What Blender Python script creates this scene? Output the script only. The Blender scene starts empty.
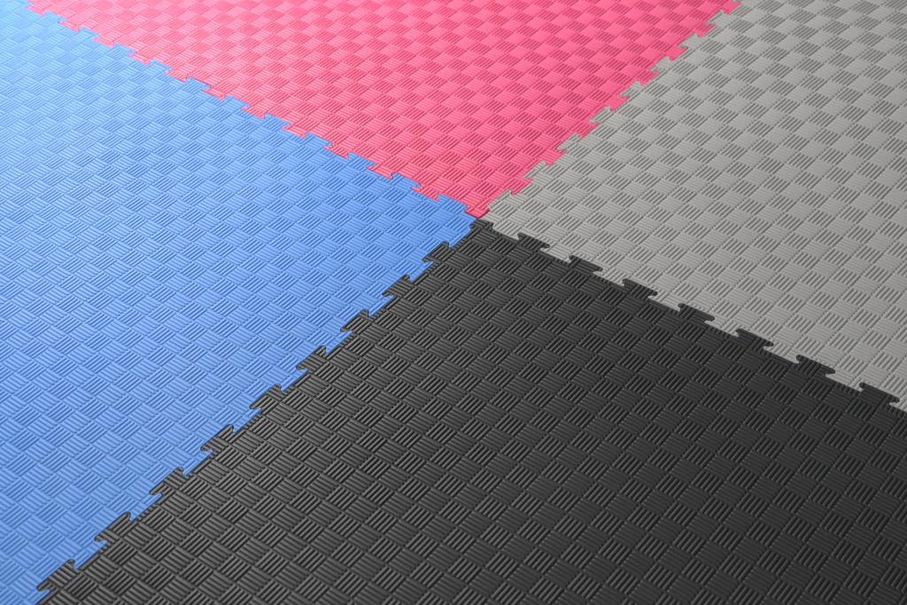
import bpy, math
import numpy as np
from mathutils import Matrix, Vector

P = 0.058            # metres per puzzle-tooth pitch; all layout below is in pitches (u, v)
HALF = 17.0          # a mat is 17 teeth (about one metre) across
GAP = 0.0055         # half the open joint between two mats
THICK = 0.34         # mat thickness
RIB_H = 0.0168          # height of an embossed rib above the groove floor
rng = np.random.default_rng(7)

scene = bpy.context.scene
col = scene.collection

# ------------------------------------------------------------------ materials
def foam(name, rgb, rough, spec=0.5, mottle=0.05):
    m = bpy.data.materials.new(name); m.use_nodes = True
    nt = m.node_tree; b = nt.nodes['Principled BSDF']
    tc = nt.nodes.new('ShaderNodeTexCoord')
    n1 = nt.nodes.new('ShaderNodeTexNoise'); n1.inputs['Scale'].default_value = 7.0; n1.inputs['Detail'].default_value = 5.0
    n2 = nt.nodes.new('ShaderNodeTexNoise'); n2.inputs['Scale'].default_value = 420.0; n2.inputs['Detail'].default_value = 3.0
    n3 = nt.nodes.new('ShaderNodeTexNoise'); n3.inputs['Scale'].default_value = 1900.0; n3.inputs['Detail'].default_value = 2.0
    for n in (n1, n2, n3): nt.links.new(tc.outputs['Object'], n.inputs['Vector'])
    add = nt.nodes.new('ShaderNodeMath'); add.operation = 'ADD'
    nt.links.new(n1.outputs['Fac'], add.inputs[0]); nt.links.new(n2.outputs['Fac'], add.inputs[1])
    ramp = nt.nodes.new('ShaderNodeMapRange')
    ramp.inputs['From Min'].default_value = 0.6; ramp.inputs['From Max'].default_value = 1.4
    ramp.inputs['To Min'].default_value = 1.0 - mottle; ramp.inputs['To Max'].default_value = 1.0 + mottle
    nt.links.new(add.outputs[0], ramp.inputs['Value'])
    mul = nt.nodes.new('ShaderNodeVectorMath'); mul.operation = 'SCALE'
    mul.inputs[0].default_value = rgb
    nt.links.new(ramp.outputs['Result'], mul.inputs['Scale'])
    nt.links.new(mul.outputs['Vector'], b.inputs['Base Color'])
    rr = nt.nodes.new('ShaderNodeMapRange')
    rr.inputs['From Min'].default_value = 0.3; rr.inputs['From Max'].default_value = 0.7
    rr.inputs['To Min'].default_value = rough - 0.05; rr.inputs['To Max'].default_value = rough + 0.05
    avg = nt.nodes.new('ShaderNodeMath'); avg.operation = 'MULTIPLY_ADD'; avg.inputs[1].default_value = 0.5
    half = nt.nodes.new('ShaderNodeMath'); half.operation = 'MULTIPLY'; half.inputs[1].default_value = 0.5
    nt.links.new(n1.outputs['Fac'], half.inputs[0]); nt.links.new(n2.outputs['Fac'], avg.inputs[0]); nt.links.new(half.outputs[0], avg.inputs[2])
    nt.links.new(avg.outputs[0], rr.inputs['Value']); nt.links.new(rr.outputs['Result'], b.inputs['Roughness'])
    bp = nt.nodes.new('ShaderNodeBump'); bp.inputs['Strength'].default_value = 0.18; bp.inputs['Distance'].default_value = 0.0004
    nt.links.new(n3.outputs['Fac'], bp.inputs['Height']); nt.links.new(bp.outputs['Normal'], b.inputs['Normal'])
    b.inputs['Specular IOR Level'].default_value = spec
    return m

M_BLUE = foam('blue_foam', (0.092, 0.292, 0.74), 0.54, 0.42, 0.06)
M_RED = foam('red_foam', (0.84, 0.105, 0.245), 0.48, 0.55, 0.06)
M_GREY = foam('grey_foam', (0.405, 0.400, 0.387), 0.52, 0.42, 0.06)
M_BLACK = foam('black_foam', (0.0232, 0.0237, 0.0252), 0.48, 0.52, 0.20)
M_FLOOR = foam('concrete_floor', (0.30, 0.29, 0.28), 0.7, 0.3, 0.08)

# ------------------------------------------------------------------ tooth outline
# one mushroom tooth, t along the seam, h = 0 at the base line, 1 at the head
NECK = [(-0.236, 0.0), (-0.216, 0.04), (-0.207, 0.12), (-0.208, 0.22), (-0.222, 0.32), (-0.248, 0.39), (-0.274, 0.45),
        (-0.295, 0.54), (-0.306, 0.66), (-0.306, 0.78), (-0.298, 0.89), (-0.282, 0.97), (-0.258, 1.0)]
TOOTH = NECK + [(-t, h) for t, h in reversed(NECK)]
NN = len(NECK)
DEPTH = 0.2

def seam(centres, base, dirn, axis, lead, end):
    """points of one seam from the corner outwards. base(s) = offset of the base line at s along the axis,
    dirn = sign of the tooth direction on the other axis. Returns points and the index ranges of both sets of tabs."""
    pts = []; own = []; other = []; prev = None
    def put(s, h):
        o = base(abs(s)) + dirn * DEPTH * h
        pts.append((s, o) if axis == 0 else (o, s))
    for q in lead: pts.append(q)
    for k, c in enumerate(centres):
        sg = 1 if c > 0 else -1
        first = len(pts)
        for t, h in TOOTH: put(c + sg * t, h)
        last = len(pts) - 1
        own.append((first, last))
        if prev is not None: other.append((prev, first + NN - 1))
        prev = first + NN
    s0 = end if axis == 0 else end
    put(end, 0.0)
    return np.array(pts), own, other

K = (-0.075, 0.085)
N = 16
S1 = seam([k + 0.995 for k in range(N)], lambda s: -0.005 + 0.004 * s, +1, 0,
          [K, (0.06, 0.112), (0.165, 0.138), (0.205, 0.137), (0.226, 0.112), (0.224, 0.078), (0.236, 0.040), (0.268, 0.012), (0.315, 0.0)], HALF)
S2 = seam([-(k + 0.985 + 0.005 * k) for k in range(N)], lambda s: 0.02 - 0.002 * s, -1, 1,
          [K, (-0.088, 0.02), (-0.090, -0.07), (-0.083, -0.130), (-0.058, -0.168), (-0.020, -0.184), (0.005, -0.205), (0.018, -0.245)], -HALF)
S3 = seam([0.715 + 0.993 * k for k in range(N + 1)], lambda s: 0.045 + 0.007 * s, -1, 1,
          [K, (-0.045, 0.125), (-0.035, 0.28), (-0.036, 0.36), (-0.056, 0.393), (-0.10, 0.40), (-0.140, 0.415), (-0.158, 0.445), (-0.158, 0.49)], HALF)
# the corner lead of the red/grey seam already runs up the first neck: drop the first half of its first tooth
def drop_first_neck(S, nlead):
    pts, own, other = S
    keep = np.ones(len(pts), bool); keep[nlead:nlead + NN] = False
    sh = NN
    own2 = [(a - sh, b - sh) for a, b in own[1:]]
    other2 = [(a - sh, b - sh) for a, b in other]
    return pts[keep], own2, other2
S3 = drop_first_neck(S3, 9)
S4 = seam([-(0.70 + 1.003 * k) for k in range(N + 1)], lambda s: 0.045 + 0.0265 * s, +1, 0,
          [K, (-0.20, 0.092), (-0.345, 0.098), (-0.378, 0.105), (-0.391, 0.135), (-0.385, 0.18), (-0.405, 0.235), (-0.44, 0.262), (-0.50, 0.268)], -HALF)
S4 = drop_first_neck(S4, 9)

# the red mat sits back a little from the four-way corner, which leaves a dark open joint there
def pulled(S, shift, idx):
    pts = S[0].copy()
    for i in idx: pts[i] += shift
    return (pts, S[1], S[2])
KR = np.array(K) + (-0.018, 0.026)
S3R = pulled(S3, (-0.034, 0.008), (1, 2, 3)); S3R[0][0] = KR
S4R = pulled(S4, (0.0, 0.020), (1, 2)); S4R[0][0] = KR

def outer(a, b, sgn):
    """outer edge of a mat from a to b with teeth pointing right of the travel direction"""
    a = np.array(a, float); b = np.array(b, float); d = b - a; L = np.hypot(*d); d /= L
    nrm = np.array([d[1], -d[0]]) * sgn
    out = []
    n = int(L - 1.0); o = (L - n + 1) / 2
    for k in range(n):
        for t, h in TOOTH: out.append(a + d * (o + k + t) + nrm * DEPTH * h)
    return np.array(out)

# ------------------------------------------------------------------ embossing maps: (i, j) cells -> (u, v)
def sim(u0, v0, a, b):
    return lambda i, j: (u0 + a * i - b * j, v0 + b * i + a * j)
def grey_map(i, j):
    jc = np.clip(j, 0, 17); dj = j - jc
    u = 3.3757 + 0.35025 * i + 0.026278 * jc - 0.0019152 * jc**2 + 0.00014472 * jc**3
    v = 2.5428 - 0.0028686 * i + 0.35042 * jc + 0.0081281 * jc**2 - 0.00016257 * jc**3
    su = np.where(j < 0, 0.016, 0.036); sv = np.where(j < 0, 0.342, 0.49)
    return u + su * dj, v + sv * dj
MAPS = {'black': sim(2.0385, -4.1004, 0.3484, -0.0021), 'blue': sim(-3.0035, -4.5937, 0.3385, -0.0034),
        'red': sim(-3.4506, 3.5577, 0.3386, -0.0050), 'grey': grey_map}

# ------------------------------------------------------------------ geometry helpers
def inset(poly, g):
    prv = np.roll(poly, 1, 0); nxt = np.roll(poly, -1, 0)
    e1 = poly - prv; e2 = nxt - poly
    e1 /= np.maximum(np.hypot(*e1.T), 1e-9)[:, None]; e2 /= np.maximum(np.hypot(*e2.T), 1e-9)[:, None]
    n1 = np.stack([-e1[:, 1], e1[:, 0]], 1); n2 = np.stack([-e2[:, 1], e2[:, 0]], 1)
    n = n1 + n2; l2 = (n * n).sum(1)
    # the joint is not equally tight everywhere: widths wander slowly along the seam
    arc = np.concatenate([[0], np.cumsum(np.hypot(*(nxt - poly).T))[:-1]])
    ph = rng.uniform(0, 6.28, 4)
    wob = 0.5 * np.sin(arc * 0.9 + ph[0]) + 0.5 * np.sin(arc * 2.3 + ph[1]) + 0.35 * np.sin(arc * 5.1 + ph[2])
    g = g * np.clip(1.0 + 0.75 * wob, 0.35, 2.4)
    return poly + n * (2 * g / np.maximum(l2, 1.2))[:, None]

def shrink(poly, g):
    prv = np.roll(poly, 1, 0); nxt = np.roll(poly, -1, 0)
    e1 = poly - prv; e2 = nxt - poly
    e1 /= np.maximum(np.hypot(*e1.T), 1e-9)[:, None]; e2 /= np.maximum(np.hypot(*e2.T), 1e-9)[:, None]
    n = np.stack([-e1[:, 1] - e2[:, 1], e1[:, 0] + e2[:, 0]], 1)
    return poly + n * (2 * g / np.maximum((n * n).sum(1), 1.2))[:, None]

def inside(poly, pts):
    res = np.zeros(len(pts), bool)
    a = poly; b = np.roll(poly, -1, 0)
    for s in range(0, len(pts), 4000):
        q = pts[s:s + 4000]
        x = q[:, 0][:, None]; y = q[:, 1][:, None]
        c = (a[:, 1] > y) != (b[:, 1] > y)
        with np.errstate(divide='ignore', invalid='ignore'):
            xi = (b[:, 0] - a[:, 0]) * (y - a[:, 1]) / (b[:, 1] - a[:, 1]) + a[:, 0]
        res[s:s + 4000] = ((c & (x < xi)).sum(1) % 2) == 1
    return res

def near_seg(poly, pts):
    a = poly; d = np.roll(poly, -1, 0) - a; dd = np.maximum((d * d).sum(1), 1e-12)
    out = np.empty(len(pts))
    for s in range(0, len(pts), 2000):
        q = pts[s:s + 2000][:, None, :] - a[None]
        t = np.clip((q * d).sum(2) / dd, 0, 1)
        r = q - t[..., None] * d
        out[s:s + 2000] = np.sqrt((r * r).sum(2).min(1))
    return out

HW = 0.083# half width of a rib, in cells
HL = 0.475   # half length
PROF = [(-1.0, 0.0), (-0.90, 0.38), (-0.74, 0.72), (-0.54, 0.92), (-0.25, 1.0), (0.25, 1.0), (0.54, 0.92), (0.74, 0.72), (0.90, 0.38), (1.0, 0.0)]
STAT = [(-HL, 0.0, 0.72), (-HL + 0.014, 0.55, 0.86), (-HL + 0.042, 0.92, 0.97), (-HL + 0.085, 1.0, 1.0)]
STAT = STAT + [(-s, z, w) for s, z, w in reversed(STAT)]

def ribs_of(mapf, box):
    """centres, axis vectors (along the rib, across it) of every rib whose cell may lie in the box"""
    u0, u1, v0, v1 = box
    r = np.arange(-75, 76)
    I, J = np.meshgrid(r, r, indexing='ij'); I = I.ravel().astype(float); J = J.ravel().astype(float)
    cu, cv = mapf(I, J)
    m = (cu > u0 - 1) & (cu < u1 + 1) & (cv > v0 - 1) & (cv < v1 + 1)
    I = I[m]; J = J[m]
    c = np.stack(mapf(I, J), 1)
    e1 = np.stack(mapf(I + .5, J), 1) - np.stack(mapf(I - .5, J), 1)
    e2 = np.stack(mapf(I, J + .5), 1) - np.stack(mapf(I, J - .5), 1)
    even = ((I + J) % 2 == 0)[:, None]
    al = np.where(even, e1, e2); ac = np.where(even, e2, e1)
    C = []; A = []; W = []
    for k in range(5):
        C.append(c + ac * (k - 2) * 0.2); A.append(al); W.append(ac)
    return np.concatenate(C), np.concatenate(A), np.concatenate(W)

def full_ribs(C, A, W):
    n = len(C); ns = len(STAT); npf = len(PROF)
    s = np.array([q[0] for q in STAT]); zs = np.array([q[1] for q in STAT]); ws = np.array([q[2] for q in STAT])
    w = np.array([q[0] for q in PROF]); h = np.array([q[1] for q in PROF])
    S = np.repeat(s, npf); Wf = (ws[:, None] * w[None]).ravel() * HW; Z = (zs[:, None] * h[None]).ravel() * RIB_H
    jit = 1 + 0.06 * rng.standard_normal(n) + 0.07 * (np.sin(0.9 * C[:, 0] + 1.3 * C[:, 1]) + np.sin(-1.7 * C[:, 0] + 0.6 * C[:, 1] + 2.0)) * np.sin(0.31 * C[:, 0] - 0.23 * C[:, 1])   # worn and unevenly pressed ribs
    jit = np.clip(jit, 0.7, 1.25)
    xy = C[:, None, :] + A[:, None, :] * S[None, :, None] + W[:, None, :] * Wf[None, :, None]
    z = Z[None, :] * jit[:, None]
    v = np.concatenate([xy, z[..., None]], 2).reshape(-1, 3)
    f = []
    for a in range(ns - 1):
        for b in range(npf - 1):
            f.append((a * npf + b, (a + 1) * npf + b, (a + 1) * npf + b + 1, a * npf + b + 1))
    f = np.array(f)
    # outward orientation depends on handedness of (A, W)
    hand = (A[:, 0] * W[:, 1] - A[:, 1] * W[:, 0]) > 0
    F = f[None] + (np.arange(n) * ns * npf)[:, None, None]
    F[~hand] = F[~hand][:, :, ::-1]
    return v, F.reshape(-1, 4)

def clipped_ribs(C, A, W, poly, cut):
    """ribs that meet the outline: trimmed strip by strip; no end wall where the trim falls on an internal cut edge"""
    V = []; F = []
    a = poly; b = np.roll(poly, -1, 0)
    for c, al, ac in zip(C, A, W):
        M = np.array([al, ac]).T; Mi = np.linalg.inv(M)
        pa = (a - c) @ Mi.T; pb = (b - c) @ Mi.T
        sel = (np.minimum(pa[:, 1], pb[:, 1]) < HW) & (np.maximum(pa[:, 1], pb[:, 1]) > -HW)
        qa, qb, qc = pa[sel], pb[sel], cut[sel]
        hand = np.linalg.det(M) > 0
        NS = 10
        ph = [math.pi * k / NS for k in range(NS + 1)]
        for k in range(NS):
            w0 = -math.cos(ph[k]) * HW; w1 = -math.cos(ph[k + 1]) * HW
            h0 = math.sin(ph[k]) ** 0.6 * RIB_H if k else 0.0
            h1 = math.sin(ph[k + 1]) ** 0.6 * RIB_H if k + 1 < NS else 0.0
            wm = (w0 + w1) / 2
            cr = (qa[:, 1] > wm) != (qb[:, 1] > wm)
            xs = []
            for A0, B0, ct in zip(qa[cr], qb[cr], qc[cr]):
                dx = (B0[0] - A0[0]) / (B0[1] - A0[1])
                xm = A0[0] + dx * (wm - A0[1])
                x0 = A0[0] + dx * (np.clip(w0, min(A0[1], B0[1]), max(A0[1], B0[1])) - A0[1])
                x1 = A0[0] + dx * (np.clip(w1, min(A0[1], B0[1]), max(A0[1], B0[1])) - A0[1])
                xs.append((xm, x0, x1, ct))
            xs.sort(key=lambda t: t[0])
            # inside intervals: count all crossings of the whole outline to the left of -HL
            allc = (pa[:, 1] > wm) != (pb[:, 1] > wm)
            xa = pa[allc, 0] + (wm - pa[allc, 1]) / (pb[allc, 1] - pa[allc, 1]) * (pb[allc, 0] - pa[allc, 0])
            ins = (np.sum(xa < -HL) % 2) == 1
            cur = (-HL, -HL, -HL, None) if ins else None
            ivs = []
            for x in xs:
                if x[0] <= -HL: continue
                if x[0] >= HL: break
                if cur is None: cur = x
                else: ivs.append((cur, x)); cur = None
            if cur is not None: ivs.append((cur, (HL, HL, HL, None)))
            for p, q in ivs:
                if q[0] - p[0] < 0.004: continue
                st = [(p[1], p[2], 0.0 if p[3] is None else 1.0)]
                if p[3] is None and q[0] > -HL + 0.06: st.append((-HL + 0.05, -HL + 0.05, 1.0))
                if q[3] is None and p[0] < HL - 0.06: st.append((HL - 0.05, HL - 0.05, 1.0))
                st.append((q[1], q[2], 0.0 if q[3] is None else 1.0))
                base = len(V)
                for x0, x1, z in st:
                    e0 = c + al * x0 + ac * w0; e1 = c + al * x1 + ac * w1
                    V.append((e0[0], e0[1], h0 * z)); V.append((e1[0], e1[1], h1 * z))
                for t in range(len(st) - 1):
                    g = (base + 2 * t, base + 2 * t + 2, base + 2 * t + 3, base + 2 * t + 1)
                    F.append(g if hand else g[::-1])
                for end, idx in ((p, 0), (q, len(st) - 1)):
                    if end[3] is False:      # a real trimmed edge: wall down to the groove floor
                        bb = len(V); x0, x1, _ = st[idx]
                        e0 = c + al * x0 + ac * w0; e1 = c + al * x1 + ac * w1
                        V.append((e0[0], e0[1], 0.0)); V.append((e1[0], e1[1], 0.0))
                        i0 = base + 2 * idx
                        F.append((bb, i0, i0 + 1, bb + 1))
    return np.array(V).reshape(-1, 3), np.array(F, int).reshape(-1, 4)

LIP = [(0.0, 0.10), (0.005, 0.42), (0.012, 0.60), (0.022, 0.56), (0.034, 0.0)]   # pressed rim along the die-cut edge

def build_mesh(name, poly, cut, ribs, mat, rings, sag):
    """a slab with the outline poly (CCW), its embossed ribs on top; edges flagged in cut get no side wall"""
    C, A, W = ribs
    d = near_seg(poly, C); ins = inside(poly, C)
    half = 0.5 * (np.hypot(*A.T) * 1.02 + np.hypot(*W.T) * 2 * HW)
    fm = ins & (d > half); cm = (~fm) & (d < half)
    fv, ff = full_ribs(C[fm], A[fm], W[fm]) if fm.any() else (np.zeros((0, 3)), np.zeros((0, 4), int))
    cv, cf = clipped_ribs(C[cm], A[cm], W[cm], poly, cut)
    n = len(poly)
    top = np.concatenate([poly, np.zeros((n, 1))], 1); bot = np.concatenate([poly, np.full((n, 1), -THICK)], 1)
    lv = np.concatenate([np.concatenate([r, np.full((n, 1), z * RIB_H)], 1) for r, (_, z) in zip(rings, LIP)])
    lb = 2 * n + len(fv) + len(cv); keep = [i for i in range(n) if not cut[i]]
    lf = [(i, (i + 1) % n, lb + (i + 1) % n, lb + i) for i in keep]
    for k in range(len(LIP) - 1):
        lf += [(lb + k * n + i, lb + k * n + (i + 1) % n, lb + (k + 1) * n + (i + 1) % n, lb + (k + 1) * n + i) for i in keep]
    lf = np.array(lf, int).reshape(-1, 4)
    V = np.concatenate([top, bot, fv, cv, lv])
    V[:, 2] += sag(V[:, 0], V[:, 1])
    V *= P
    quads = [(i, n + i, n + (i + 1) % n, (i + 1) % n) for i in range(n) if not cut[i]]
    quads = np.concatenate([np.array(quads, int).reshape(-1, 4), ff + 2 * n, cf + 2 * n + len(fv), lf])
    loops = np.concatenate([np.arange(n), np.arange(2 * n - 1, n - 1, -1), quads.ravel()])
    starts = np.concatenate([[0, n], 2 * n + 4 * np.arange(len(quads))])
    tot = np.concatenate([[n, n], np.full(len(quads), 4)])
    me = bpy.data.meshes.new(name)
    me.vertices.add(len(V)); me.vertices.foreach_set('co', V.astype(np.float32).ravel())
    me.loops.add(len(loops)); me.loops.foreach_set('vertex_index', loops.astype(np.int32))
    me.polygons.add(len(tot)); me.polygons.foreach_set('loop_start', starts.astype(np.int32))
    me.polygons.foreach_set('loop_total', tot.astype(np.int32))
    sm = np.zeros(len(tot), bool); nq0 = 2 + int((~cut).sum()); sm[nq0:nq0 + len(ff)] = True
    me.polygons.foreach_set('use_smooth', sm)
    me.update(calc_edges=True); me.validate()
    me.materials.append(mat)
    o = bpy.data.objects.new(name, me); col.objects.link(o)
    return o

def make_mat(label, key, mat, chain, box):
    """chain: list of (points, reversed?, tab ranges) pieces that close CCW"""
    pts = []; tabs = []
    for S, rev, tr in chain:
        base = len(pts); q = list(map(tuple, S))
        if rev:
            m = len(q); q = q[::-1]; tr = [(m - 1 - b, m - 1 - a) for a, b in tr][::-1]
        if pts and np.hypot(pts[-1][0] - q[0][0], pts[-1][1] - q[0][1]) < 1e-6:
            q = q[1:]; tr = [(a - 1, b - 1) for a, b in tr]
        tabs += [(a + base, b + base) for a, b in tr]; pts += q
    if np.hypot(pts[-1][0] - pts[0][0], pts[-1][1] - pts[0][1]) < 1e-6: pts.pop()
    poly = inset(np.array(pts, float), GAP)
    n = len(poly)
    rings = [shrink(poly, d) for d, _ in LIP]
    ta, tb, tc = rng.uniform(-1, 1, 3)      # no mat lies perfectly level or at quite the same height
    sag = lambda u, v: 0.0005 * ta * u + 0.0005 * tb * v + 0.003 * tc
    # body: tabs cut off along the straight line across their necks
    drop = np.zeros(n, bool); cutedge = set()
    for a, b in tabs: drop[a + 1:b] = True; cutedge.add(a)
    idx = np.where(~drop)[0]
    body_cut = np.array([i in cutedge for i in idx])
    ribs = ribs_of(MAPS[key], box)
    root = bpy.data.objects.new('foam_mat', None); col.objects.link(root); root.empty_display_size = 0.05
    ctr = Vector((*poly.mean(0), -THICK)) * P; root.location = ctr
    root['label'] = label; root['category'] = 'foam mat'; root['group'] = 'interlocking foam floor mats'
    body = build_mesh('mat_panel', poly[idx], body_cut, ribs, mat, [r[idx] for r in rings], sag)
    body.parent = root; body.matrix_parent_inverse = Matrix.Translation(-ctr)
    for a, b in tabs:
        tp = poly[a:b + 1]
        cut = np.zeros(len(tp), bool); cut[-1] = True
        lo = tp.min(0) - .6; hi = tp.max(0) + .6
        m = ((ribs[0] > lo) & (ribs[0] < hi)).all(1)
        t = build_mesh('interlocking_tab', tp, cut, tuple(r[m] for r in ribs), mat, [r[a:b + 1] for r in rings], sag)
        t.parent = root; t.matrix_parent_inverse = Matrix.Translation(-ctr)
    return root

H = HALF
e3 = tuple(S3[0][-1]); e4 = tuple(S4[0][-1]); e1 = tuple(S1[0][-1]); e2 = tuple(S2[0][-1])
make_mat('black foam mat with ribbed squares, in front, between the blue and grey mats', 'black', M_BLACK,
         [(S2[0], False, S2[1]), (outer(e2, (H, -H), 1), False, []), (outer((H, -H), e1, 1), False, []), (S1[0], True, S1[1])],
         (-0.5, H + .5, -H - .5, 0.5))
make_mat('light grey foam mat with ribbed squares, between the pink and black mats', 'grey', M_GREY,
         [(S1[0], False, S1[2]), (outer(e1, (H, H), 1), False, []), (outer((H, H), e3, 1), False, []), (S3[0], True, S3[1])],
         (-0.5, H + .5, -0.5, H + .5))
make_mat('pinkish red foam mat with ribbed squares, behind, between the blue and grey mats', 'red', M_RED,
         [(S3R[0], False, S3R[2]), (outer(e3, (-H, H), 1), False, []), (outer((-H, H), e4, 1), False, []), (S4R[0], True, S4R[2])],
         (-H - .5, 0.5, -0.2, H + .5))
RIB_H = 0.0125     # the blue mat is pressed a little shallower
make_mat('bright blue foam mat with ribbed squares, between the pink and black mats', 'blue', M_BLUE,
         [(S4[0], False, S4[1]), (outer(e4, (-H, -H), 1), False, []), (outer((-H, -H), e2, 1), False, []), (S2[0], True, S2[2])],
         (-H - .5, 0.5, -H - .5, 1.0))

# ------------------------------------------------------------------ floor under the mats
me = bpy.data.meshes.new('floor')
zf = -THICK * P - 0.001
me.from_pydata([(-8, -8, zf), (8, -8, zf), (8, 8, zf), (-8, 8, zf)], [], [(0, 1, 2, 3)])
me.materials.append(M_FLOOR)
fl = bpy.data.objects.new('floor', me); col.objects.link(fl); fl['kind'] = 'structure'

# ------------------------------------------------------------------ light
LIGHT = (-20.0, 7.0, 15.0)
SIZE = 0.6
POWER = 30.0
FILL_POS = (9.0, -52.0, 38.0)
FILL_SIZE = 1.6
FILL = 50.0
ld = bpy.data.lights.new('softbox', 'AREA'); ld.shape = 'SQUARE'; ld.size = SIZE; ld.energy = POWER; ld.color = (1.0, 0.995, 0.99)
lo = bpy.data.objects.new('softbox', ld); col.objects.link(lo)
lo.location = Vector(LIGHT) * P
lo.rotation_euler = (Vector((1.0, -1.0, 0)) * P - lo.location).to_track_quat('-Z', 'Y').to_euler()

fd = bpy.data.lights.new('fill_light', 'AREA'); fd.shape = 'SQUARE'; fd.size = FILL_SIZE; fd.energy = FILL; fd.color = (1.0, 0.99, 0.98)  # added fill lamp behind the camera, brightens rib sides facing it; no actual window
fo = bpy.data.objects.new('fill_light', fd); col.objects.link(fo)
fo.location = Vector(FILL_POS) * P
fo.rotation_euler = (Vector((0, 0, 0)) - fo.location).to_track_quat('-Z', 'Y').to_euler()

w = bpy.data.worlds.new('World'); scene.world = w; w.use_nodes = True
bg = w.node_tree.nodes['Background']; bg.inputs['Color'].default_value = (0.93, 0.97, 1.0, 1); bg.inputs['Strength'].default_value = 0.13

# ------------------------------------------------------------------ camera (solved from the seams)
cd = bpy.data.cameras.new('camera'); cam = bpy.data.objects.new('camera', cd); col.objects.link(cam)
R = [[0.795306176089841, 0.6053018799062381, -0.033131864652160725],
     [0.3813484187795402, -0.5420423688645071, -0.7488414076759502],
     [-0.4712339862188416, 0.5829234122401745, -0.6619205584468373]]
pos = Vector((12.209320119846378, -15.848022589415814, 15.965748763048987)) * P
right, down, fwd = (Vector(r) for r in R)
m = Matrix((right, -down, -fwd)).transposed().to_4x4(); m.translation = pos
cam.matrix_world = m
cd.sensor_width = 36.0; cd.lens = 36.0 * 1566.57 / 907.0
cd.clip_start = 0.01; cd.clip_end = 100.0
cd.dof.use_dof = True; cd.dof.focus_distance = 1.40; cd.dof.aperture_fstop = 8.0
scene.camera = cam

scene.view_settings.view_transform = 'Standard'; scene.view_settings.look = 'None'
scene.view_settings.exposure = 0.0; scene.view_settings.gamma = 1.0
